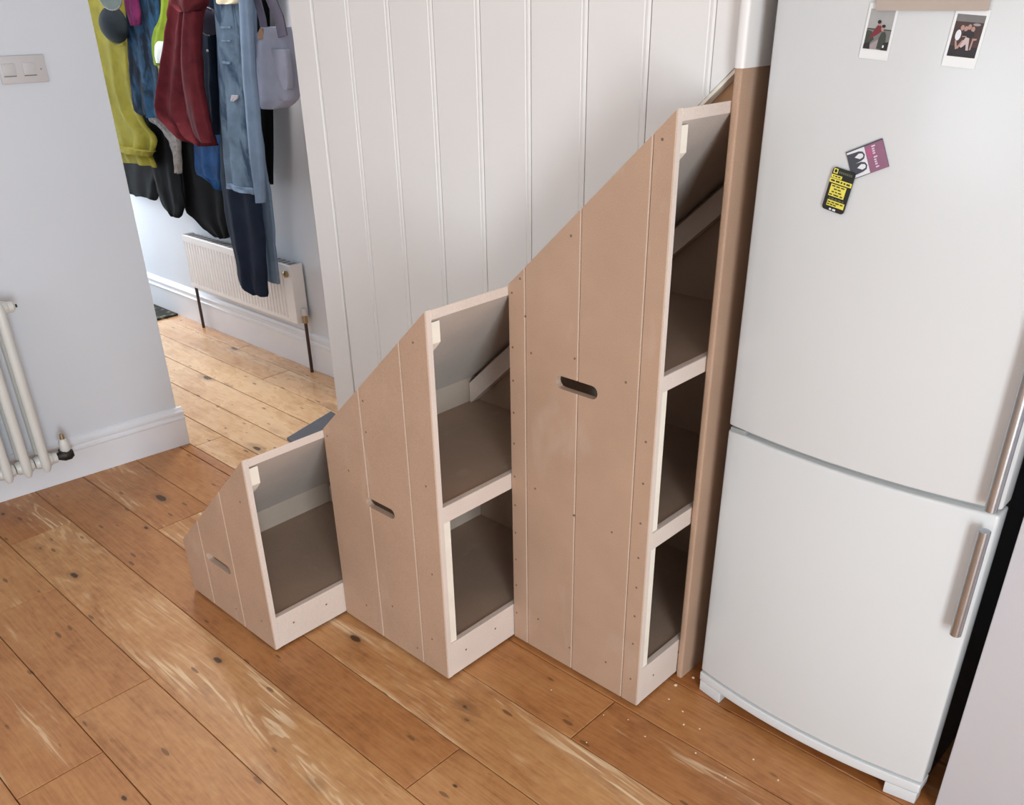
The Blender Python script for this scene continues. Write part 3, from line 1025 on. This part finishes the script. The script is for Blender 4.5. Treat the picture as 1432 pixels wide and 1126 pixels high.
t = NT('patterned_rug')
vr = t.n('ShaderNodeTexVoronoi', feature='F1')
vr.inputs['Scale'].default_value = 26
t.link(t.coord(), vr.inputs['Vector'])
t.link(t.ramp(vr.outputs['Distance'], [(0.1, srgb(150, 130, 96)), (0.35, srgb(52, 62, 46)), (0.6, srgb(38, 34, 34))]), t.b.inputs['Base Color'])
t.b.inputs['Roughness'].default_value = 0.95
tag(box('hall_rug', -6.2, -5.22, 1.75, 2.47, 0.0, 0.012, t.m, bev=0.003), 'dark green patterned rug at the far end of the hall floor', 'rug')
greymat = fabric('slate_mat', srgb(100, 103, 110), 0.08, 30, 300)
bm = bmesh.new()
add_prism(bm, [(-3.185, 1.885), (-2.67, 1.84), (-2.62, 2.12), (-3.275, 2.195)], 0.0, 0.014, 'z')
bevel_all(bm, 0.003, 1)
tag(from_bm('door_mat', bm, greymat), 'slate grey mat on the hall boards behind the smallest cupboard', 'mat')

# unseen ceiling lamp, added to brighten the hall
hl = empty('hall_fill_lamp', (-4.0, 2.0, CEIL), 'unseen flush white lamp added to brighten the hall', 'lamp')
tube_obj('fill_lamp_base', [(-4.0, 2.0, CEIL - 0.03), (-4.0, 2.0, CEIL - 0.0005)], [0.17, 0.17], M['plastic'], hl, 32)
ld = bpy.data.lights.new('hall_fill_light', 'AREA')
ld.shape = 'DISK'
ld.size = 0.32
ld.energy = 28
ld.color = (1.0, 0.95, 0.90)
lo = bpy.data.objects.new('hall_fill_light', ld)
COL.objects.link(lo)
lo.location = (-4.0, 2.0, CEIL - 0.034)

# ------------------------------------------------------------------ coats in the hall
rail = tag(box('coat_rail', -5.7, -3.15, HALL_Y - 0.022, HALL_Y - 0.0005, 1.90, 1.99, M['skirting'], bev=0.003), 'white wooden coat rail high on the hall wall', 'rail')
for k in range(16):
    x = -5.6 + k * 0.158
    tube_obj('peg', [(x, HALL_Y - 0.022, 1.94), (x, HALL_Y - 0.10, 1.95), (x, HALL_Y - 0.19, 1.965), (x, HALL_Y - 0.20, 1.99)], [0.008, 0.008, 0.008, 0.010], M['iron'], None, 8).parent = rail


def crom(rows, per=4):
    out = []
    for i in range(len(rows) - 1):
        p0, p1, p2, p3 = rows[max(i - 1, 0)], rows[i], rows[i + 1], rows[min(i + 2, len(rows) - 1)]
        for k in range(per):
            t_ = k / per
            row = []
            for a, b, c_, d in zip(p0, p1, p2, p3):
                v = 0.5 * (2 * b + (c_ - a) * t_ + (2 * a - 5 * b + 4 * c_ - d) * t_ ** 2 + (3 * b - a - 3 * c_ + d) * t_ ** 3)
                lo, hi = min(b, c_), max(b, c_)
                row.append(min(max(v, lo - 0.004), hi + 0.004))
            out.append(tuple(row))
    out.append(rows[-1])
    return out


def cloth_mesh(y, rows, th, folds, amp, seed, wig=0.006):
    """hanging cloth: a closed tube of fabric, flattened, with vertical folds that deepen towards the hem"""
    R = crom(rows)
    N = 56
    bm = bmesh.new()
    zt, zb = R[0][0], R[-1][0]
    rings = []
    ph = seed * 1.7
    for (z, xl, xr) in R:
        dpt = (zt - z) / max(zt - zb, 1e-3)
        xc, hw = (xl + xr) / 2, max((xr - xl) / 2, 0.004)
        ring = []
        tt = min(th, hw * 0.9 + 0.012)
        for k in range(N):
            a = 2 * math.pi * k / N
            ca, sa = math.cos(a), math.sin(a)
            u = math.copysign(abs(ca) ** 0.75, ca)
            x = xc + hw * u
            s = (u + 1) / 2
            front = -1 if sa < 0 else 1
            yy = y + tt * math.copysign(abs(sa) ** 0.7, sa)
            f = math.sin(folds * 2 * math.pi * s + ph + 0.9 * math.sin(3.1 * dpt + seed)) + 0.45 * math.sin(folds * 1.7 * 2 * math.pi * s + ph * 2.3 + 2 * dpt)
            yy += amp * (0.35 + 0.65 * dpt) * f * (1 if front < 0 else 0.5) * min(1.0, (1 - abs(u)) * 4 + 0.15)
            nz = noise.noise(Vector((x * 9 + seed, yy * 9, z * 7 + seed * 2)))
            zz = z + (wig * 2 * nz if dpt > 0.9 else 0)
            yy += wig * noise.noise(Vector((x * 22, z * 26, seed)))
            x += wig * 0.7 * noise.noise(Vector((z * 17, x * 5, seed + 9)))
            ring.append(bm.verts.new((x, yy, zz)))
        rings.append(ring)
    for a, b in zip(rings, rings[1:]):
        for k in range(N):
            bm.faces.new((a[k], a[(k + 1) % N], b[(k + 1) % N], b[k]))
    bm.faces.new(rings[0][::-1])
    bm.faces.new(rings[-1])
    return bm


G = {
    'yellow': (2.35, [(1.91, -5.393, -4.872), (1.623, -5.419, -4.872), (1.523, -5.443, -4.895), (1.315, -5.437, -4.96), (1.155, -5.438, -4.904), (1.086, -5.423, -4.807), (1.01, -5.428, -4.855), (0.987, -5.384, -4.914), (0.956, -5.365, -4.879), (0.924, -5.327, -4.878)]),
    'teal': (2.31, [(1.889, -4.752, -4.295), (1.716, -4.759, -4.332), (1.534, -4.82, -4.39), (1.406, -4.859, -4.434), (1.274, -4.892, -4.493), (1.216, -4.888, -4.524), (1.193, -4.827, -4.548)]),
    'scarf': (2.25, [(1.86, -4.579, -4.469), (1.717, -4.635, -4.514), (1.658, -4.635, -4.52), (1.61, -4.622, -4.535)]),
    'hivis': (2.25, [(1.796, -4.255, -4.154), (1.663, -4.312, -4.233), (1.585, -4.414, -4.265), (1.534, -4.457, -4.299), (1.455, -4.471, -4.345), (1.437, -4.436, -4.366), (1.378, -4.433, -4.398)]),
    'red': (2.19, [(1.865, -3.965, -3.807), (1.712, -4.082, -3.793), (1.675, -4.103, -3.839), (1.59, -4.158, -3.891), (1.433, -4.271, -3.938), (1.281, -4.386, -3.965), (1.236, -4.385, -3.949), (1.193, -4.305, -3.940), (1.151, -4.213, -3.924), (1.13, -4.022, -3.934)]),
    'navy': (2.32, [(1.843, -4.059, -3.845), (1.71, -4.096, -3.865), (1.543, -4.113, -3.918), (1.367, -4.164, -3.962), (1.18, -4.198, -4.021), (1.157, -4.186, -4.041)]),
    'denim': (2.2, [(1.832, -3.721, -3.472), (1.696, -3.752, -3.505), (1.607, -3.766, -3.52), (1.419, -3.806, -3.557), (1.22, -3.85, -3.586), (1.039, -3.873, -3.624), (0.954, -3.882, -3.648)]),
    'denimsleeve': (2.145, [(1.779, -3.448, -3.379), (1.61, -3.484, -3.412), (1.457, -3.519, -3.44), (1.323, -3.538, -3.451), (1.097, -3.565, -3.481), (0.979, -3.554, -3.508), (0.937, -3.548, -3.525)]),
    'lightjeans': (2.345, [(1.81, -3.708, -3.664), (1.29, -3.838, -3.767), (1.02, -3.866, -3.79), (0.93, -3.888, -3.775), (0.679, -3.907, -3.798), (0.491, -3.92, -3.815)]),
    'navyjeans': (2.27, [(1.38, -3.931, -3.718), (1.141, -4.006, -3.746), (0.934, -4.063, -3.744), (0.718, -4.069, -3.76), (0.58, -4.046, -3.786), (0.457, -4.043, -3.806), (0.436, -3.915, -3.815)]),
    'blackr': (2.44, [(1.84, -3.856, -3.700), (1.708, -3.884, -3.735), (1.425, -3.949, -3.785), (1.275, -3.968, -3.815), (0.935, -4.015, -3.905)]),
    'totebody': (2.27, [(1.612, -3.500, -3.375), (1.585, -3.548, -3.362), (1.545, -3.640, -3.352), (1.50, -3.690, -3.346), (1.44, -3.702, -3.342), (1.385, -3.692, -3.345), (1.345, -3.660, -3.372), (1.322, -3.615, -3.420), (1.310, -3.570, -3.470)]),
    'blackA': (2.455, [(1.381, -5.544, -4.75), (1.144, -5.584, -4.804), (0.886, -5.626, -5.02), (0.735, -5.626, -5.143), (0.706, -5.601, -5.174)]),
    'blackB': (2.400, [(1.296, -4.926, -4.647), (1.084, -4.992, -4.686), (0.899, -5.026, -4.712), (0.748, -5.009, -4.732), (0.686, -4.968, -4.782), (0.656, -4.904, -4.828)]),
    'blackC': (2.45, [(1.406, -4.658, -4.202), (1.103, -4.776, -4.271), (0.851, -4.808, -4.322), (0.699, -4.829, -4.362), (0.659, -4.741, -4.377), (0.617, -4.631, -4.385), (0.594, -4.531, -4.424)]),
    'blue': (2.385, [(1.354, -4.404, -4.111), (1.125, -4.463, -4.171), (0.941, -4.51, -4.236), (0.92, -4.438, -4.244), (0.895, -4.375, -4.254), (0.872, -4.34, -4.269)]),
    'fur': (2.362, [(1.369, -4.834, -4.592), (1.182, -4.874, -4.639), (1.136, -4.769, -4.577), (1.052, -4.681, -4.581), (0.927, -4.671, -4.632)]),
}
FAB = {
    'yellow': fabric('mustard_cotton', srgb(142, 132, 50), 0.16), 'teal': fabric('teal_print', srgb(34, 66, 92), 0.35, second=srgb(20, 28, 40), thr=0.41),
    'scarf': fabric('magenta_wool', srgb(86, 28, 64), 0.25), 'hivis': fabric('lime_hi_vis', srgb(116, 136, 36), 0.12),
    'red': fabric('burgundy_fleece', srgb(84, 28, 34), 0.3), 'navy': fabric('navy_cloth', srgb(28, 38, 56), 0.25),
    'denim': fabric('faded_denim', srgb(100, 118, 136), 0.25, second=srgb(58, 76, 96), thr=0.5), 'light': fabric('pale_denim', srgb(116, 134, 156), 0.12),
    'indigo': fabric('dark_indigo_denim', srgb(28, 36, 52), 0.2), 'black': fabric('black_wool', srgb(9, 9, 11), 0.3),
    'char': fabric('charcoal_cloth', srgb(20, 20, 22), 0.3), 'tote': fabric('blue_grey_canvas', srgb(158, 162, 180), 0.08), 'strap': fabric('grey_mauve_strap', srgb(104, 100, 116), 0.08),
    'blue': fabric('bright_blue_cotton', srgb(30, 64, 106), 0.3), 'fur': fabric('grey_fur', srgb(140, 134, 130), 0.35, 40), 'hood': fabric('purple_grey_lining', srgb(74, 70, 88), 0.12),
    'pip': fabric('pale_piping', srgb(176, 170, 176), 0.05), 'silver': plain('reflective_tape', srgb(206, 212, 208), 0.3), 'cream': fabric('cream_cloth', srgb(214, 204, 176), 0.08),
    'tan': fabric('tan_leather', srgb(160, 128, 104), 0.08), 'olive': fabric('olive_grey_cotton', srgb(98, 108, 104), 0.1), 'capdark': fabric('dark_cap', srgb(34, 40, 44), 0.2)}


def garment(key, name, label, cat, mat, th, folds, amp, seed, part='cloth', grp='clothes hanging in the hall', wig=0.006):
    y, rows = G[key]
    r = empty(name, ((rows[-1][1] + rows[-1][2]) / 2, y, rows[-1][0]), label, cat, grp)
    keep(from_bm(part, cloth_mesh(y, rows, th, folds, amp, seed, wig), FAB[mat], smooth=70), r)
    return r


def patch(name, parent, y, rows, mat, th=0.012, folds=1, amp=0.002, seed=3):
    return keep(from_bm(name, cloth_mesh(y, rows, th, folds, amp, seed, 0.002), FAB[mat], smooth=70), parent)


yel = garment('yellow', 'coat', 'mustard yellow coat with a gathered hem at the left of the hanging clothes', 'coat', 'yellow', 0.022, 3.5, 0.011, 1)
patch('waistband', yel, 2.335, [(1.013, -5.384, -4.830), (0.997, -5.345, -4.875), (0.986, -5.342, -4.885)], 'yellow', 0.042, 9, 0.006, 2)
garment('teal', 'jacket', 'dark teal blue patterned jacket between the mustard coat and the red hoodie', 'jacket', 'teal', 0.025, 3, 0.010, 2)
garment('scarf', 'scarf', 'magenta scarf end hanging over the teal jacket', 'scarf', 'scarf', 0.015, 1.5, 0.005, 3)
hv = garment('hivis', 'hi_vis_vest', 'lime yellow high visibility vest squeezed between teal jacket and red hoodie', 'vest', 'hivis', 0.013, 1.5, 0.004, 4)
patch('reflective_band', hv, 2.234, [(1.548, -4.360, -4.266), (1.529, -4.395, -4.28), (1.487, -4.415, -4.311), (1.457, -4.410, -4.337)], 'silver', 0.010)
patch('lining', hv, 2.240, [(1.444, -4.407, -4.351), (1.419, -4.41, -4.368), (1.379, -4.413, -4.385)], 'cream', 0.010)
red = garment('red', 'hoodie', 'burgundy red fleece hoodie in the middle of the hanging clothes', 'hoodie', 'red', 0.034, 2.6, 0.018, 5)
patch('hood', red, 2.14, [(1.812, -3.876, -3.72), (1.711, -3.986, -3.740), (1.686, -3.96, -3.775), (1.67, -3.907, -3.815)], 'red', 0.03, 1.2, 0.008, 7)
patch('sleeve', red, 2.145, [(1.67, -3.90, -3.790), (1.553, -3.969, -3.845), (1.414, -4.023, -3.872), (1.256, -4.022, -3.872), (1.183, -3.999, -3.862), (1.157, -3.95, -3.860)], 'red', 0.026, 1.2, 0.008, 8)
nv = garment('navy', 'jacket', 'navy jacket with a purple grey hood lining, beside the faded denim jacket', 'jacket', 'navy', 0.022, 2, 0.008, 6)
bm = bmesh.new()
bmesh.ops.create_uvsphere(bm, u_segments=24, v_segments=14, radius=1)
for v in bm.verts:
    v.co = Vector((-3.947 + v.co.x * 0.092, 2.272 + v.co.y * 0.024, 1.630 + v.co.z * 0.054))
keep(from_bm('hood', bm, FAB['hood'], smooth=180), nv)
tube_obj('hood_piping', [(-3.947 + 0.092 * math.cos(a), 2.262, 1.630 + 0.054 * math.sin(a)) for a in [math.radians(60 + k * 11) for k in range(20)]], 0.0028, FAB['pip'], nv, 6)
bm = bmesh.new()
bmesh.ops.create_uvsphere(bm, u_segments=10, v_segments=6, radius=0.006)
bmesh.ops.translate(bm, verts=bm.verts[:], vec=(-4.035, 2.291, 1.513))
keep(from_bm('button', bm, M['plastic'], smooth=180), nv)
dn = garment('denim', 'denim_jacket', 'faded light blue denim jacket hanging in front of the dark jeans', 'jacket', 'denim', 0.024, 1.8, 0.009, 7)
patch('sleeve', dn, G['denimsleeve'][0], G['denimsleeve'][1], 'light', 0.018, 1.2, 0.005, 9)
patch('collar', dn, 2.165, [(1.758, -3.651, -3.473), (1.704, -3.669, -3.5), (1.694, -3.656, -3.555)], 'cream', 0.02)
patch('hem', dn, 2.195, [(0.979, -3.868, -3.632), (0.966, -3.870, -3.633), (0.955, -3.871, -3.635)], 'light', 0.028, 1.8, 0.009, 7)
patch('pocket_label', dn, 2.170, [(1.358, -3.68, -3.634), (1.346, -3.689, -3.638), (1.335, -3.693, -3.664)], 'pip', 0.006)
for za, xa, xb in ((1.611, -3.690, -3.612), (1.562, -3.700, -3.628), (1.482, -3.722, -3.655)):
    patch('pocket_seam', dn, 2.172, [(za + 0.004, xa, xb), (za - 0.004, xa, xb)], 'light', 0.006)
garment('lightjeans', 'jeans', 'pale blue denim trouser leg hanging furthest right over the radiator', 'jeans', 'light', 0.016, 1.2, 0.004, 8)
garment('navyjeans', 'jeans', 'dark indigo jeans hanging lowest, in front of the radiator', 'jeans', 'indigo', 0.022, 1.6, 0.008, 9)
garment('blackr', 'coat', 'narrow black coat hanging behind the grey tote bag', 'coat', 'black', 0.022, 1.5, 0.006, 10)
garment('blackA', 'coat', 'charcoal coat hem hanging below the mustard coat', 'coat', 'char', 0.018, 3, 0.004, 11)
garment('blackB', 'coat', 'black sleeve hanging to a point right of the mustard coat', 'coat', 'black', 0.012, 1.8, 0.005, 12)
garment('blackC', 'coat', 'long black coat hanging below the red hoodie', 'coat', 'black', 0.018, 2.4, 0.005, 13)
garment('blue', 'shirt', 'bright blue shirt tail hanging below the red hoodie', 'shirt', 'blue', 0.014, 2.5, 0.006, 14)
garment('fur', 'fur_trim_coat', 'grey coat edge with pale fur trim between mustard coat and red hoodie', 'coat', 'fur', 0.014, 2, 0.006, 15, wig=0.010)

tb = empty('tote_bag', (-3.52, 2.27, 1.313), 'blue grey canvas tote bag hanging furthest right in the hall', 'bag', 'clothes hanging in the hall')
keep(from_bm('bag', cloth_mesh(2.27, G['totebody'][1], 0.048, 1.3, 0.010, 4, 0.006), FAB['tote'], smooth=70), tb)


def strap(name, pts, w, parent):
    bm = bmesh.new()
    rows = []
    for i, p in enumerate(pts):
        p = Vector(p)
        for_ = (Vector(pts[min(i + 1, len(pts) - 1)]) - Vector(pts[max(i - 1, 0)])).normalized()
        sd = Vector((for_.z, 0, -for_.x)).normalized() * w / 2
        rows.append([bm.verts.new(p + sd + Vector((0, -0.003, 0))), bm.verts.new(p - sd + Vector((0, -0.003, 0))),
                     bm.verts.new(p - sd + Vector((0, 0.003, 0))), bm.verts.new(p + sd + Vector((0, 0.003, 0)))])
    for a, b in zip(rows, rows[1:]):
        for k in range(4):
            bm.faces.new((a[k], a[(k + 1) % 4], b[(k + 1) % 4], b[k]))
    bm.faces.new(rows[0][::-1])
    bm.faces.new(rows[-1])
    return keep(from_bm(name, bm, FAB['strap'], smooth=40), parent)


strap('strap', [(-3.470, 2.235, 1.57), (-3.465, 2.230, 1.64), (-3.49, 2.232, 1.72), (-3.49, 2.25, 1.85), (-3.47, 2.30, 1.96)], 0.045, tb)
strap('strap', [(-3.345, 2.235, 1.58), (-3.355, 2.235, 1.64), (-3.40, 2.235, 1.72), (-3.44, 2.25, 1.85), (-3.46, 2.30, 1.96)], 0.062, tb)
patch('leather_tab', tb, 2.226, [(1.608, -3.476, -3.462), (1.593, -3.492, -3.452), (1.57, -3.503, -3.457)], 'tan', 0.010)
patch('side_pocket', tb, 2.235, [(1.535, -3.425, -3.325), (1.525, -3.425, -3.318), (1.432, -3.40, -3.322), (1.39, -3.375, -3.335)], 'tote', 0.018, 1, 0.003)

# flat cap and its brim
cp = empty('cap', (-4.83, 2.27, 1.52), 'dark grey cap hanging by its brim over the mustard coat', 'cap', 'clothes hanging in the hall')
bm = bmesh.new()
bmesh.ops.create_uvsphere(bm, u_segments=28, v_segments=16, radius=1)
for v in bm.verts:
    yv = v.co.y
    v.co = Vector((-4.845 + v.co.x * 0.135, 2.272 + (yv * 0.055 if yv < 0 else yv * 0.008), 1.612 + v.co.z * 0.082))
keep(from_bm('crown', bm, FAB['capdark'], smooth=180), cp)
tube_obj('rim', [(-4.845 + 0.140 * math.cos(a), 2.270, 1.610 + 0.088 * math.sin(a)) for a in [math.radians(120 + k * 7) for k in range(26)]], 0.009, FAB['yellow'], cp, 8)
bm = bmesh.new()
outer = [(-4.66 + 0.115 * math.cos(a), 1.735 - 0.058 * math.sin(a)) for a in [math.radians(180 * k / 14) for k in range(15)]]
add_prism(bm, outer, 2.185, 2.193, 'y')
bevel_all(bm, 0.002, 1)
keep(from_bm('brim', bm, FAB['olive']), cp)
tube_obj('brim_edge', [(x, 2.189, z) for x, z in outer], 0.0045, FAB['fur'], cp, 6)

# ------------------------------------------------------------------ wood chips swept by the tall cupboard
chip = flat('pale_wood_chip', (236, 214, 186), 0.8)
spots = [(-1.003, 1.700, .006), (-0.985, 1.640, .0035), (-0.93, 1.625, .004), (-0.90, 1.585, .0035), (-0.86, 1.60, .003), (-0.985, 1.76, .005), (-0.965, 1.79, .004),
         (-1.02, 1.50, .0025), (-1.08, 1.47, .0025), (-0.95, 1.48, .003), (-0.82, 1.52, .003), (-0.72, 1.50, .0035), (-0.62, 1.58, .003), (-0.70, 1.60, .003), (-1.05, 1.36, .0025), (-1.25, 1.45, .0025)]
cm = None
for x, y, r in spots:
    if cm is None:
        bm = bmesh.new()
        bmesh.ops.create_icosphere(bm, subdivisions=1, radius=1)
        for v in bm.verts:
            v.co.z = v.co.z * 0.6 + 0.55
            v.co *= 1 + 0.25 * noise.noise(v.co * 2)
        o = from_bm('wood_chip', bm, chip)
        cm = o.data
    else:
        o = new_obj('wood_chip', cm)
    o.location = (x, y, -0.0005)
    o.scale = (r, r * random.uniform(0.6, 1), r * 0.6)
    o.rotation_euler = (0, 0, random.uniform(0, 3))
    tag(o, 'tiny pale wood chip lying on the floorboards near the fridge', 'wood chip', 'wood chips on the floor by the fridge')
